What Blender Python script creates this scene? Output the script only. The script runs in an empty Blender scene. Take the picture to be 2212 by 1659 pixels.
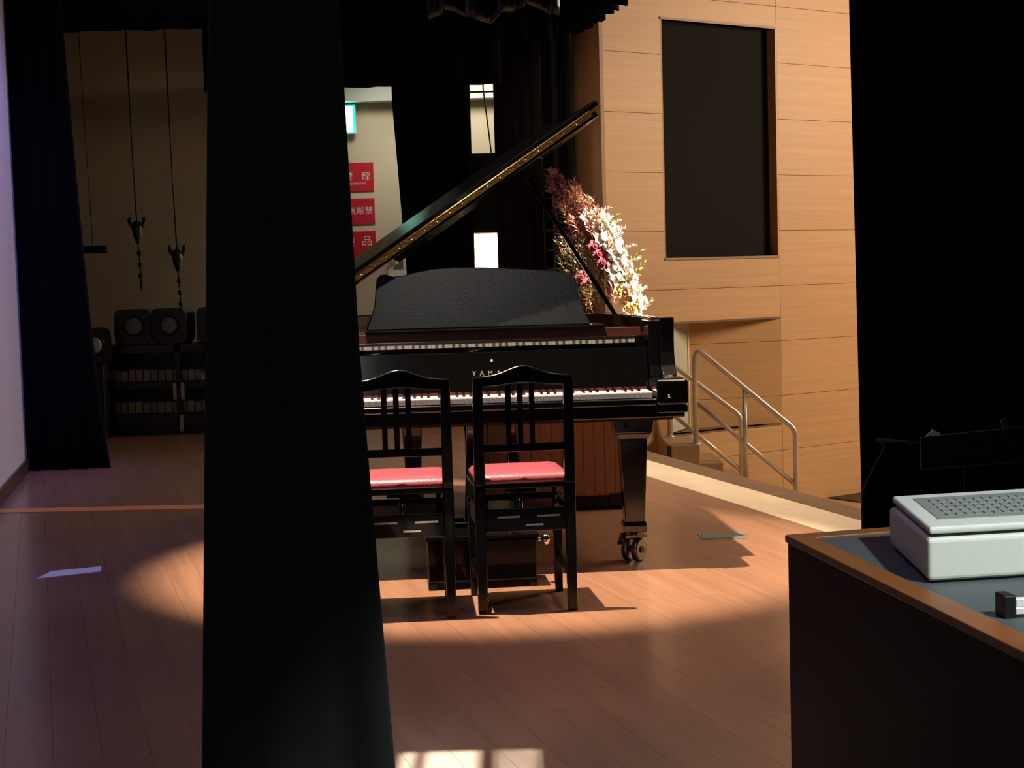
import bpy, bmesh, math, random
from mathutils import Vector, Matrix
random.seed(7)
PI = math.pi
S = bpy.context.scene
COL = S.collection

# ------------------------------------------------------------------ camera, world, lights, exposure
cam_d = bpy.data.cameras.new('camera'); cam = bpy.data.objects.new('camera', cam_d); COL.objects.link(cam)
cam_d.sensor_width = 36.0; cam_d.lens = 36.0 * 3400 / 2212; cam_d.clip_start = .05; cam_d.clip_end = 100
cam.matrix_world = Matrix.Translation((0, 0, 1.18)) @ Matrix.Rotation(PI/2 - math.atan(239.5/3400), 4, 'X') @ Matrix.Rotation(-.028, 4, 'Z')
S.camera = cam
S.view_settings.view_transform = 'Standard'; S.view_settings.look = 'None'
S.view_settings.gamma = 1; S.view_settings.use_curve_mapping = False
S.view_settings.exposure = 0.0
try:
    S.cycles.use_denoising = True
    S.cycles.max_bounces = 6; S.cycles.sample_clamp_indirect = 4
except Exception: pass
wd = bpy.data.worlds.new('world'); S.world = wd; wd.use_nodes = True
wd.node_tree.nodes['Background'].inputs[0].default_value = (.55, .5, .6, 1)
wd.node_tree.nodes['Background'].inputs[1].default_value = .0035

def aim(o, tgt):
    o.rotation_euler = (Vector(tgt) - Vector(o.location)).to_track_quat('-Z', 'Y').to_euler()
def spot(name, loc, tgt, power, col, deg, blend=.2, radius=.05):
    l = bpy.data.lights.new(name, 'SPOT'); l.energy = power; l.color = col
    l.spot_size = math.radians(deg); l.spot_blend = blend; l.shadow_soft_size = radius
    o = bpy.data.objects.new(name, l); COL.objects.link(o); o.location = loc; aim(o, tgt); return o
def area(name, loc, tgt, power, col, sx, sy=None, spread=180):
    l = bpy.data.lights.new(name, 'AREA'); l.energy = power; l.color = col; l.shape = 'RECTANGLE'
    l.size = sx; l.size_y = sy or sx; l.spread = math.radians(spread)
    o = bpy.data.objects.new(name, l); COL.objects.link(o); o.location = loc; aim(o, tgt); return o
WARM = (1, .76, .55); WARMW = (1, .80, .60)
spot('piano_spot_light', (-1.2, 5.35, 6.5), (-.10, 6.46, 0), 6800, (1, .78, .58), 26.4, .42, .035)
spot('front_spot_light', (-.03, 1.6, 4.3), (.05, 6.4, .85), 110, (1, .92, .82), 17, .6, .05)
area('hall_side_light', (9.5, 13.6, 3.9), (2.2, 15.6, 1), 570, WARM, 2.2)
area('hall_fill_light', (3.8, 8.4, 6.6), (1.55, 9.4, 0), 84, WARM, 1.6, spread=66)
spot('jamb_fill_light', (.33, 9.5, 2.8), (.95, 14.8, 2.2), 170, WARM, 26, .8, .1)  # added fill to brighten the wall's left return and opening reveal
area('near_curtain_fill_light', (-.9, -1.4, 2.7), (-.4, 3.0, 1.0), 9, (.84, 1, .95), .8)  # added fill from behind the camera, lifts the near black curtain
spot('stage_wash_light', (1.7, 6.2, 6.0), (1.35, 5.0, 0), 680, (1, .76, .56), 42, 1., .4)
area('stage_left_wash_light', (-.6, 4.2, 6.0), (-.7, 4.6, 0), 22, (.58, .50, 1), 1.2, spread=100)
spot('violet_spot_light', (-1.9, 8.6, 4.3), (-3.1, 8.9, 2.2), 400, (.20, .19, 1), 60, .8, .1)
spot('violet_floor_light', (-1.9, 4.4, 5.0), (-1.95, 6.6, 0), 190, (.18, .15, 1), 26, .9, .2)
spot('flower_spot_light', (3.6, 5.9, 4.4), (.50, 7.9, 1.22), 5200, (1, .88, .72), 9.5, .5, .05)
spot('desk_spot_light', (1.25, 1.05, 2.15), (.76, 2.15, .8), 165, (.92, 1, .97), 40, .5, .04)
area('wing_light', (-.2, 13.75, .75), (-.2, 14.6, 1.0), 52, (1, .86, .66), .3, .2, spread=75)
area('wing_high_light', (-.22, 13.8, 3.0), (-.18, 14.5, 2.4), 3.0, (1, .92, .76), .3, .2, spread=100)
area('notice_wall_light', (-1.0, 13.5, 3.1), (-1.1, 14.6, 1.9), 3.4, (1, .93, .78), .5, .3, spread=90)
area('rear_floor_light', (-.5, 10.2, 3.6), (-.5, 9.2, 0), 9, (.9, .92, 1), .8, spread=90)
area('rear_left_light', (-2.4, 11.6, 3.6), (-2.9, 14.4, 1.6), .6, (1, .93, .86), 1.0, spread=100)

# ------------------------------------------------------------------ materials
def lin(c):
    return tuple(((v/255)/12.92 if v/255 <= .04045 else ((v/255+.055)/1.055)**2.4) for v in c) + (1,)
def mat(name, rgb, rough=.5, metal=0., coat=0., bump=0., bscale=60, var=0., vscale=(4, 4, 4), emis=None, estr=0., sheen=0., rand=0., spec=.5, coat_r=.05):
    m = bpy.data.materials.new(name); m.use_nodes = True
    nt = m.node_tree; n = nt.nodes; b = n['Principled BSDF']
    c = lin(rgb); b.inputs['Base Color'].default_value = c
    b.inputs['Roughness'].default_value = rough; b.inputs['Metallic'].default_value = metal
    b.inputs['Coat Weight'].default_value = coat; b.inputs['Coat Roughness'].default_value = coat_r
    b.inputs['Specular IOR Level'].default_value = spec
    if sheen: b.inputs['Sheen Weight'].default_value = sheen; b.inputs['Sheen Roughness'].default_value = .4
    tc = n.new('ShaderNodeTexCoord')
    if emis: b.inputs['Emission Color'].default_value = lin(emis); b.inputs['Emission Strength'].default_value = estr
    src = None
    if var or rand:
        mp = n.new('ShaderNodeMapping'); mp.inputs['Scale'].default_value = vscale
        nt.links.new(tc.outputs['Object'], mp.inputs[0])
        vec = mp.outputs[0]
        oi = n.new('ShaderNodeObjectInfo')
        ad = n.new('ShaderNodeVectorMath'); ad.operation = 'ADD'
        sc = n.new('ShaderNodeMath'); sc.operation = 'MULTIPLY'; sc.inputs[1].default_value = 37.
        nt.links.new(oi.outputs['Random'], sc.inputs[0]); nt.links.new(vec, ad.inputs[0]); nt.links.new(sc.outputs[0], ad.inputs[1])
        ns = n.new('ShaderNodeTexNoise'); ns.inputs['Scale'].default_value = 1; ns.inputs['Detail'].default_value = 6; ns.inputs['Roughness'].default_value = .6
        nt.links.new(ad.outputs[0], ns.inputs['Vector'])
        mr = n.new('ShaderNodeMapRange'); mr.inputs[1].default_value = .28; mr.inputs[2].default_value = .72
        mr.inputs[3].default_value = 1 - var; mr.inputs[4].default_value = 1 + var
        nt.links.new(ns.outputs[0], mr.inputs[0])
        r2 = n.new('ShaderNodeMapRange'); r2.inputs[3].default_value = 1 - rand; r2.inputs[4].default_value = 1 + rand
        nt.links.new(oi.outputs['Random'], r2.inputs[0])
        mu = n.new('ShaderNodeMath'); mu.operation = 'MULTIPLY'
        nt.links.new(mr.outputs[0], mu.inputs[0]); nt.links.new(r2.outputs[0], mu.inputs[1])
        vm = n.new('ShaderNodeVectorMath'); vm.operation = 'SCALE'; vm.inputs[0].default_value = c[:3]
        nt.links.new(mu.outputs[0], vm.inputs['Scale']); nt.links.new(vm.outputs[0], b.inputs['Base Color'])
        src = ns.outputs[0]
    if bump:
        nb = n.new('ShaderNodeTexNoise'); nb.inputs['Scale'].default_value = bscale; nb.inputs['Detail'].default_value = 4
        nt.links.new(tc.outputs['Object'], nb.inputs['Vector'])
        bp = n.new('ShaderNodeBump'); bp.inputs['Strength'].default_value = bump; bp.inputs['Distance'].default_value = .01
        nt.links.new(nb.outputs[0], bp.inputs['Height']); nt.links.new(bp.outputs[0], b.inputs['Normal'])
    return m
M = {}
M['plank'] = mat('stage_floor_wood', (142, 104, 80), .34, var=.15, vscale=(24, 1.2, 8), rand=.03, bump=.10, bscale=5, spec=.5, coat=.35, coat_r=.16)
M['subfloor'] = mat('floor_underlay', (128, 92, 68), .6)
M['strip_pale'] = mat('pale_edge_stone', (232, 214, 180), .5, var=.10, vscale=(6, 3, 6), bump=.1, bscale=30)
M['strip_brown'] = mat('brown_edge_wood', (112, 88, 62), .5, var=.12, vscale=(20, 2, 5))
M['strip_orange'] = mat('orange_brown_strip', (214, 140, 92), .45)
M['panel'] = mat('oak_panel', (203, 158, 108), .5, var=.09, vscale=(.7, 4, 26), rand=.03)
M['oak_dark'] = mat('oak_jamb', (156, 116, 86), .5, var=.1, vscale=(10, 4, 1.2))
M['oak_edge'] = mat('oak_trim', (150, 118, 90), .5, var=.1, vscale=(2, 2, 9))
M['backing'] = mat('joint_backing', (112, 78, 48), .8)
M['cloth_dark'] = mat('speaker_cloth', (36, 35, 33), .95, bump=.3, bscale=400, spec=.1)
M['velvet'] = mat('black_velvet', (6, 7, 7), .95, bump=.25, bscale=220, sheen=.03, spec=.08)
M['velvet_blue'] = mat('navy_black_velvet', (5, 5, 8), .95, bump=.25, bscale=220, sheen=.03, spec=.08)
M['velvet_soft'] = mat('black_curtain_charcoal', (40, 45, 43), .9, bump=.25, bscale=220, sheen=.3, spec=.1)
M['velvet_brown'] = mat('dark_brown_drape', (27, 19, 17), .95, bump=.2, bscale=200, spec=.1)
M['satin_black'] = mat('black_satin', (18, 18, 18), .35, bump=.6, bscale=14)
M['plaster'] = mat('beige_plaster', (205, 195, 168), .8, bump=.08, bscale=40, var=.03, vscale=(2, 2, 2))
M['plaster_grey'] = mat('grey_ceiling_paint', (190, 196, 190), .7, bump=.05, bscale=30)
M['white_wall'] = mat('white_painted_wall', (205, 202, 206), .45, bump=.05, bscale=20, coat=.1)
M['base_brown'] = mat('brown_baseboard', (66, 40, 36), .4)
M['black_gloss'] = mat('black_piano_lacquer', (9, 9, 9), .14, coat=1., coat_r=.02)
M['black_satin_wood'] = mat('black_desk_lacquer', (11, 15, 16), .34, bump=.06, bscale=140, var=.2, vscale=(30, 3, 3))
M['brass'] = mat('brass', (128, 100, 56), .36, metal=1., bump=.3, bscale=90)
M['brass_old'] = mat('aged_brass', (140, 124, 92), .3, metal=1., bump=.1, bscale=60)
M['gold'] = mat('gold_plate_paint', (196, 140, 62), .38, metal=.8, bump=.1, bscale=30)
M['mahogany'] = mat('inner_mahogany', (68, 34, 25), .35, var=.2, vscale=(3, 3, 26), coat=.1)
M['felt_red'] = mat('red_felt', (74, 12, 11), .9)
M['ivory'] = mat('white_key_plastic', (244, 240, 228), .22, coat=.3)
M['ebony'] = mat('black_key', (10, 10, 11), .2, coat=.4)
M['gilt'] = mat('gilt_letters', (225, 205, 160), .3, metal=.5)
M['chair_black'] = mat('black_chair_lacquer', (3, 3, 4), .26, coat=.3, spec=.25)
M['seat_pink'] = mat('rose_vinyl', (152, 74, 84), .32, bump=.12, bscale=130, coat=.2)
M['steel'] = mat('satin_steel', (226, 216, 202), .32, metal=.55)
M['chrome'] = mat('chrome', (225, 225, 225), .12, metal=1.)
M['dark_metal'] = mat('dark_metal', (24, 22, 22), .4, metal=.6)
M['rubber'] = mat('grey_rubber', (60, 60, 60), .7)
M['lectern'] = mat('red_brown_veneer', (205, 146, 114), .45, var=.16, vscale=(90, 90, 1.0))
M['plinth'] = mat('dark_plinth', (38, 24, 18), .5)
M['pale_cab'] = mat('pale_birch', (176, 146, 108), .5, var=.08, vscale=(20, 20, 2))
M['desk_dark'] = mat('desk_wine_laminate', (36, 19, 25), .6, bump=.05, bscale=200, spec=.15)
M['desk_trim'] = mat('desk_oak_trim', (128, 76, 36), .45, var=.16, vscale=(14, 2, 6))
M['slate'] = mat('desk_slate_laminate', (72, 80, 82), .55, bump=.05, bscale=200)
M['white_plastic'] = mat('ivory_white_plastic', (214, 216, 206), .45, bump=.02, bscale=200)
M['grey_plastic'] = mat('mid_grey_plastic', (136, 140, 133), .5, var=.10, vscale=(50, 50, 4), bump=.1, bscale=90)
M['black_plastic'] = mat('black_plastic', (16, 16, 17), .4)
M['paper'] = mat('white_paper', (222, 222, 222), .6)
M['tape'] = mat('white_floor_tape', (235, 235, 245), .5)
M['red_sign'] = mat('red_sign', (190, 20, 44), .5)
M['sign_white'] = mat('sign_white', (228, 214, 208), .5)
M['door_white'] = mat('door_grey_white', (196, 196, 176), .45)
M['exit'] = mat('exit_sign_glow', (180, 255, 235), .4, emis=(150, 255, 232), estr=8.)
M['exit_green'] = mat('exit_sign_green_glow', (0, 190, 140), .4, emis=(0, 215, 165), estr=2.5)
M['lens'] = mat('frosted_lens', (120, 128, 124), .3, bump=.5, bscale=60)
M['petal_white'] = mat('white_petal', (250, 244, 226), .6)
M['petal_pink'] = mat('rose_petal', (160, 70, 82), .6, rand=.15)
M['petal_yellow'] = mat('yellow_petal', (222, 196, 96), .6)
M['leaf_green'] = mat('yellow_green_leaf', (130, 150, 52), .5, rand=.25)
M['leaf_russet'] = mat('russet_leaf', (196, 138, 116), .45, rand=.3)
M['leaf_olive'] = mat('olive_brown_leaf', (140, 122, 84), .35, rand=.3)
M['stem'] = mat('stem', (90, 84, 46), .6)
M['plate_blue'] = mat('floor_socket_metal', (104, 112, 104), .5)
M['pale_block'] = mat('pale_board', (150, 140, 120), .6, rand=.2)

# ------------------------------------------------------------------ mesh helpers
class MB:
    def __init__(s): s.v = []; s.f = []; s.smooth = []
    def add(s, vs, fs, sm=False):
        o = len(s.v); s.v += [tuple(v) for v in vs]; s.f += [tuple(i+o for i in f) for f in fs]; s.smooth += [sm]*len(fs); return s
    def box(s, x0, x1, y0, y1, z0, z1, mt=None):
        vs = [Vector(p) for p in ((x0,y0,z0),(x1,y0,z0),(x1,y1,z0),(x0,y1,z0),(x0,y0,z1),(x1,y0,z1),(x1,y1,z1),(x0,y1,z1))]
        if mt: vs = [mt @ p for p in vs]
        return s.add(vs, [(0,3,2,1),(4,5,6,7),(0,1,5,4),(1,2,6,5),(2,3,7,6),(3,0,4,7)])
    def prism(s, poly, a, b, axis='z', mt=None, sm=False):
        def P(p, h): return {'z': (p[0], p[1], h), 'y': (p[0], h, p[1]), 'x': (h, p[0], p[1])}[axis]
        n = len(poly); vs = [Vector(P(p, a)) for p in poly] + [Vector(P(p, b)) for p in poly]
        if mt: vs = [mt @ p for p in vs]
        s.add(vs, [tuple(range(n-1, -1, -1)), tuple(range(n, 2*n))]); 
        o = len(s.v) - 2*n
        for i in range(n):
            j = (i+1) % n; s.f.append((o+i, o+j, o+n+j, o+n+i)); s.smooth.append(sm)
        return s
    def frustum(s, c0, h0, c1, h1):   # rectangle c0 (x,y,z) half sizes h0 to c1,h1
        vs = [(c0[0]+a*h0[0], c0[1]+b*h0[1], c0[2]) for a, b in ((-1,-1),(1,-1),(1,1),(-1,1))] + \
             [(c1[0]+a*h1[0], c1[1]+b*h1[1], c1[2]) for a, b in ((-1,-1),(1,-1),(1,1),(-1,1))]
        return s.add(vs, [(0,3,2,1),(4,5,6,7),(0,1,5,4),(1,2,6,5),(2,3,7,6),(3,0,4,7)])
    def bar(s, a, b, w, h=None):      # rectangular bar between points
        a, b = Vector(a), Vector(b); d = (b-a).normalized(); h = h or w
        up = Vector((0,0,1)) if abs(d.z) < .95 else Vector((0,1,0))
        x = d.cross(up).normalized(); y = x.cross(d)
        vs = [p + x*i*w/2 + y*j*h/2 for p in (a, b) for i, j in ((-1,-1),(1,-1),(1,1),(-1,1))]
        return s.add(vs, [(0,1,2,3),(7,6,5,4),(0,4,5,1),(1,5,6,2),(2,6,7,3),(3,7,4,0)])
    def tube(s, pts, r, n=8, cap=True):
        pts = [Vector(p) for p in pts]; o = len(s.v); k = len(pts); ref = None
        for i, p in enumerate(pts):
            d = (pts[min(i+1, k-1)] - pts[max(i-1, 0)]).normalized()
            if ref is None: ref = Vector((0,0,1)) if abs(d.z) < .9 else Vector((1,0,0))
            x = d.cross(ref).normalized(); y = x.cross(d).normalized(); ref = y
            rr = r[i] if isinstance(r, (list, tuple)) else r
            for j in range(n):
                a = 2*PI*j/n; s.v.append(tuple(p + x*math.cos(a)*rr + y*math.sin(a)*rr))
        for i in range(k-1):
            for j in range(n):
                a, b = o+i*n+j, o+i*n+(j+1) % n
                s.f.append((a, b, b+n, a+n)); s.smooth.append(True)
        if cap:
            s.f.append(tuple(o+j for j in range(n-1, -1, -1))); s.f.append(tuple(o+(k-1)*n+j for j in range(n))); s.smooth += [False, False]
        return s
    def cyl(s, a, b, r, n=20): return s.tube([a, b], r, n)
    def lathe(s, prof, c=(0,0,0), n=20, mt=None):
        o = len(s.v)
        for r, z in prof:
            for j in range(n):
                a = 2*PI*j/n; p = Vector((r*math.cos(a), r*math.sin(a), z))
                if mt: p = mt @ p
                s.v.append(tuple(p + Vector(c)))
        for i in range(len(prof)-1):
            for j in range(n):
                a, b = o+i*n+j, o+i*n+(j+1) % n
                s.f.append((a, b, b+n, a+n)); s.smooth.append(True)
        return s
    def mesh(s, name, m):
        me = bpy.data.meshes.new(name); me.from_pydata(s.v, [], s.f); me.materials.append(m)
        me.polygons.foreach_set('use_smooth', s.smooth); me.update()
        bm = bmesh.new(); bm.from_mesh(me); bmesh.ops.recalc_face_normals(bm, faces=bm.faces); bm.to_mesh(me); bm.free()
        return me
    def build(s, name, m, parent=None, bevel=0, seg=2):
        return link(name, s.mesh(name, m), parent, bevel, seg)
def link(name, me, parent=None, bevel=0, seg=2):
    o = bpy.data.objects.new(name, me); COL.objects.link(o)
    if parent: o.parent = parent
    if bevel:
        b = o.modifiers.new('bevel', 'BEVEL'); b.width = bevel; b.segments = seg; b.limit_method = 'ANGLE'; b.angle_limit = .7
    return o
def tag(o, label=None, cat=None, group=None, kind=None):
    for k, v in (('label', label), ('category', cat), ('group', group), ('kind', kind)):
        if v: o[k] = v
    return o
def thing(name, label, cat, loc=(0,0,0), rz=0., group=None, kind=None):
    o = bpy.data.objects.new(name, None); COL.objects.link(o); o.location = loc; o.rotation_euler = (0, 0, rz)
    o.empty_display_size = .1
    return tag(o, label, cat, group, kind)
def copy_tree(o, parent=None):
    c = o.copy(); COL.objects.link(c); c.parent = parent
    for ch in list(o.children): copy_tree(ch, c)
    return c
def text_mesh(name, body, size, m, parent=None, depth=.001, align='CENTER'):
    cu = bpy.data.curves.new(name, 'FONT'); cu.body = body; cu.size = size; cu.extrude = depth
    cu.align_x = align; cu.align_y = 'CENTER'
    t = bpy.data.objects.new(name+'_src', cu); COL.objects.link(t)
    bpy.context.view_layer.update()
    me = bpy.data.meshes.new_from_object(t.evaluated_get(bpy.context.evaluated_depsgraph_get()))
    bpy.data.objects.remove(t); me.materials.clear(); me.materials.append(m); me.name = name
    return link(name, me, parent)
def fillet(pts, rad, n=6):
    out = [Vector(pts[0])]
    for i in range(1, len(pts)-1):
        p, a, b = Vector(pts[i]), Vector(pts[i-1]), Vector(pts[i+1]); r = rad[i-1] if isinstance(rad, (list, tuple)) else rad
        u, v = (a-p).normalized(), (b-p).normalized()
        for k in range(n+1):
            t = k/n; out.append((p+u*r)*(1-t)**2 + p*2*t*(1-t) + (p+v*r)*t*t)
    out.append(Vector(pts[-1])); return out
def curtain(path, z0, z1, amp, wave, m, flare=None, name='stage_curtain', nz=14, thick=.008, phase=0., bottom=None, ref=None):
    """Folded cloth hanging along a floor path of (x, y); flare(u, h) -> shift of x; bottom(u) -> extra lower-edge height."""
    P = [Vector((p[0], p[1])) for p in path]
    L = [0]
    for a, b in zip(P, P[1:]): L.append(L[-1] + (b-a).length)
    tot = L[-1]; n = max(12, int(tot/wave*10)); mb = MB(); vs = []
    for i in range(n+1):
        s_ = tot*i/n; k = max(j for j in range(len(L)-1) if L[j] <= s_ + 1e-9) if i else 0
        k = min(k, len(P)-2); d = (P[k+1]-P[k]).normalized(); q = P[k] + d*(s_-L[k]); nn = Vector((-d.y, d.x))
        a = amp*(math.sin(2*PI*s_/wave+phase) + .35*math.sin(2*PI*s_/wave*2.3+1.3+phase) + .2*math.sin(2*PI*s_/wave*.41+phase))
        u = i/n
        for j in range(nz+1):
            h = j/nz; zb = z0 + (bottom(u, s_) if bottom else 0); z = zb + (z1-zb)*h
            g = a*(1.0 - .35*h); f = flare(u, h) if flare else 0
            vs.append((q.x + nn.x*g + f*d.x, q.y + nn.y*g + f*d.y, z))
    fs = [(i*(nz+1)+j, (i+1)*(nz+1)+j, (i+1)*(nz+1)+j+1, i*(nz+1)+j+1) for i in range(n) for j in range(nz)]
    mb.add(vs, fs, True)
    o = mb.build(name, m)
    so = o.modifiers.new('thickness', 'SOLIDIFY'); so.thickness = thick; so.offset = 0
    return o

# ------------------------------------------------------------------ the stage floor
EN = Vector((.958, .2867)); ED = Vector((.2867, -.958))           # across and along the stage edge
FA = math.atan2(ED.y, ED.x) + PI/2                                 # local x across, local y backwards along the edge
def edge_frame(name, label=None, cat=None):
    return thing(name, label, cat, (0, 0, 0), FA, kind='structure')
# local frame: x = distance along EN, y = -along ED
floor = MB().box(-7, 3.288, -4.5, 17.0, -.12, -.012).build('floor', M['subfloor']); floor.rotation_euler = (0, 0, FA); tag(floor, kind='structure')
cache = {}
row, w_ = 0, .118
x = 3.288 - w_
rnd = random.Random(3)
while x > -.95:
    y = 1.2 - rnd.random()*1.8
    while y < 15.5:
        ln = rnd.choice((1.6, 2.0, 2.4)); 
        if ln not in cache:
            cache[ln] = MB().box(.0004, w_-.0004, .0004, ln-.0004, -.012, 0).mesh('plank', M['plank'])
        if y + ln > 2.6:
            o = link('plank', cache[ln], floor); o.location = (x, y, 0)
        y += ln
    x -= w_
wide = MB().box(-6.8, x + w_ - .002, -4.3, 16.6, -.012, -.0005).build('floorboards', M['plank'], floor)
for yy in [0.2 + 1.8*k for k in range(9)]:
    o = MB().box(3.290, 3.576, yy+.001, yy+1.799, -.06, .001).build('edge_slab', M['strip_pale'], floor, .002, 1)
    o = MB().box(3.580, 3.755, yy+.001, yy+1.799, -.06, .0).build('edge_board', M['strip_brown'], floor, .002, 1)
MB().box(3.288, 3.74, .2, 16.4, -1.245, -.061).build('stage_front', M['oak_dark'], floor)
hall = MB().box(-.5, 9, 4, 24, -1.30, -1.245).build('floor_hall', M['pale_cab']); tag(hall, kind='structure')

# floor strip lit at the back, tape, socket lid
o = MB().box(-2.75, -1.2, -.07, .07, 0, .004).build('threshold_strip', M['strip_orange']); o.location = (-.05, 8.13, 0); o.rotation_euler = (0, 0, -.045)
tag(o, 'long narrow strip lying flat across the floor before the dark curtain', 'floor strip')
t_ = MB().prism([(-1.944, 6.30), (-1.715, 6.42), (-1.745, 6.54), (-1.93, 6.455)], .0005, .002).build('floor_tape', M['tape'])
tag(t_, 'short piece of pale tape glowing violet on the floor at far left', 'tape')
t_ = thing('floor_socket', 'small rectangular grey metal socket lid set in the floor right of the piano leg', 'floor socket', (.905, 6.85, 0), .0)
MB().box(-.10, .10, -.07, .07, 0, .003).build('lid', M['plate_blue'], t_, .001, 1)
MB().box(-.085, .085, -.056, .056, .0031, .0045).build('cover', M['plate_blue'], t_)

# ------------------------------------------------------------------ walls
wb = MB().box(-7, .56, 14.5, 14.62, -.1, 6).build('wall_back', M['plaster']); tag(wb, kind='structure')
# white wall at far left
A = Vector((-2.819, 8.552)); D = Vector((-.2013, .9795))
wl = thing('wall_left', None, None, (A.x, A.y, 0), math.atan2(D.y, D.x), kind='structure')
MB().box(-2.2, 2.6, 0, .10, .0, 6).build('wall_surface', M['white_wall'], wl)
MB().box(-2.2, 2.6, -.018, .0, 0, .085).build('baseboard', M['base_brown'], wl, .003, 1)

# panelled side wall of the hall: local x along the wall, local y away from the stage
Rw = (2.728, 15.882); WA = math.atan2(.56879332, .82248049)
wall = thing('wall_right', None, None, (Rw[0], Rw[1], 0), WA, kind='structure')
rows = [-1.2425 + .555*i for i in range(12)]
J = .0022
def panel(rects):
    mb = MB()
    for x0, x1, z0, z1 in rects: mb.box(x0, x1, 0, .02, z0, z1)
    return mb.build('wall_panel', M['panel'], wall)
def back(x0, x1, z0, z1): MB().box(x0, x1, .012, .10, z0, z1).build('panel_backing', M['backing'], wall)
OL, OR, OB, OT = -1.49, -.02, 1.283, 3.527          # cloth opening
NB, NT = -.413, .648                                # niche
for i in range(11):
    z0, z1 = rows[i] + J, rows[i+1] - J
    panel([(0+J, 1.82-J, z0, z1)]); panel([(1.82+J, 3.64-J, z0, z1)])
    if rows[i+1] <= NB: panel([(-2.2, -J, z0, z1)])
    elif rows[i] < NB: panel([(-2.2, -1.5, z0, z1), (-1.5, -J, z0, NB)])
    elif rows[i+1] < NT: panel([(-2.2, -1.5, z0, z1)])
    elif rows[i] < NT: panel([(-2.2, -1.5, z0, z1), (-1.5, -J, NT, z1)])
    elif rows[i+1] < OB - .01: panel([(-2.2, -J, z0, z1)])
    elif rows[i] < OB: panel([(-2.2, OL, z0, z1), (OL, -J, z0, OB)])
    elif rows[i+1] < OT: panel([(-2.2, OL, z0, z1)])
    elif rows[i] < OT: panel([(-2.2, OL, z0, z1), (OL, -J, OT, z1)])
    else: panel([(-2.2, -J, z0, z1)])
back(0, 3.64, -1.25, 4.86); back(-2.2, -1.5, -1.25, 4.86); back(-1.5, 0, -1.25, NB); back(-1.5, 0, NT, OB); back(-1.5, 0, OT, 4.86)
# the cloth-covered opening with its reveal and trims
MB().box(OL, OR, .112, .13, OB, OT).build('speaker_cloth', M['cloth_dark'], wall)
MB().box(OR, OR+.02, .0, .112, OB, OT).build('reveal', M['panel'], wall)
MB().box(OL-.02, OL, .0, .112, OB, OT).build('reveal', M['panel'], wall)
MB().box(-1.512, -.008, -.012, .112, OT, OT+.022).build('head_trim', M['oak_edge'], wall)
MB().box(-1.508, -.006, -.012, .112, OB-.022, OB).build('sill_trim', M['oak_edge'], wall)
# left return of the wall and its edge post
MB().box(-2.245, -2.203, -.004, .09, -1.25, 4.86).build('corner_post', M['oak_dark'], wall)
MB().box(-2.235, -2.20, .09, .42, -1.25, 4.86).build('return_panel', M['oak_dark'], wall)
# the niche: panelled face from the right edge, door at its left
Dx, Dy = -.937, .345
def face(a, b, z0, z1, th, name, m):
    a, b = Vector(a), Vector(b); d = (b-a).normalized(); n = Vector((-d.y, d.x))
    return MB().prism([a, b, b+n*th, a+n*th], z0, z1).build(name, m, wall)
zs = [NB, -.1325, .4225, NT]
for z0, z1 in zip(zs, zs[1:]): face((Dx, Dy), (0, 0), z0+(J if z0 > NB else 0), z1-(J if z1 < NT else 0), .02, 'wall_panel', M['panel'])
face((Dx, Dy+.015), (0, .015), NB, NT, .05, 'panel_backing', M['backing'])
MB().prism([(-1.5, 0), (0, 0), (Dx, Dy+.02)], NT, NT+.02).build('niche_head', M['oak_edge'], wall)
MB().prism([(-1.5, 0), (0, 0), (Dx, Dy+.02)], NB-.02, NB).build('niche_floor', M['strip_brown'], wall)
# door
dv = (Vector((Dx, Dy)) - Vector((-1.5, 0)))
wdr = Vector((math.cos(WA), math.sin(WA))); wn = Vector((-math.sin(WA), math.cos(WA)))
p0 = Vector(Rw) + wdr*(-1.5)
dw = wdr*dv.x + wn*dv.y
dl = dv.length
door = thing('door_1', None, None, (p0.x, p0.y, NB), math.atan2(dw.y, dw.x), kind='structure')
MB().box(.03, dl-.035, .0, .03, .012, NT-NB-.05).build('door_leaf', M['door_white'], door)
MB().box(dl-.035, dl-.004, -.012, .03, 0, NT-NB).build('door_frame', M['strip_pale'], door)
MB().box(0, dl-.035, -.008, .03, NT-NB-.05, NT-NB-.001).build('door_frame', M['strip_pale'], door)
MB().box(.0, .03, -.008, .03, 0, NT-NB-.05).build('door_frame', M['strip_pale'], door)

# vent at the wall foot
v_ = MB().box(.62, 2.0, -.46, -.02, 0, .012).build('floor_grille', M['plinth']); v_.location = (Rw[0], Rw[1], -1.245); v_.rotation_euler = (0, 0, WA)
tag(v_, 'dark floor grille at the foot of the panelled wall beside the right curtain', 'grille')

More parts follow.
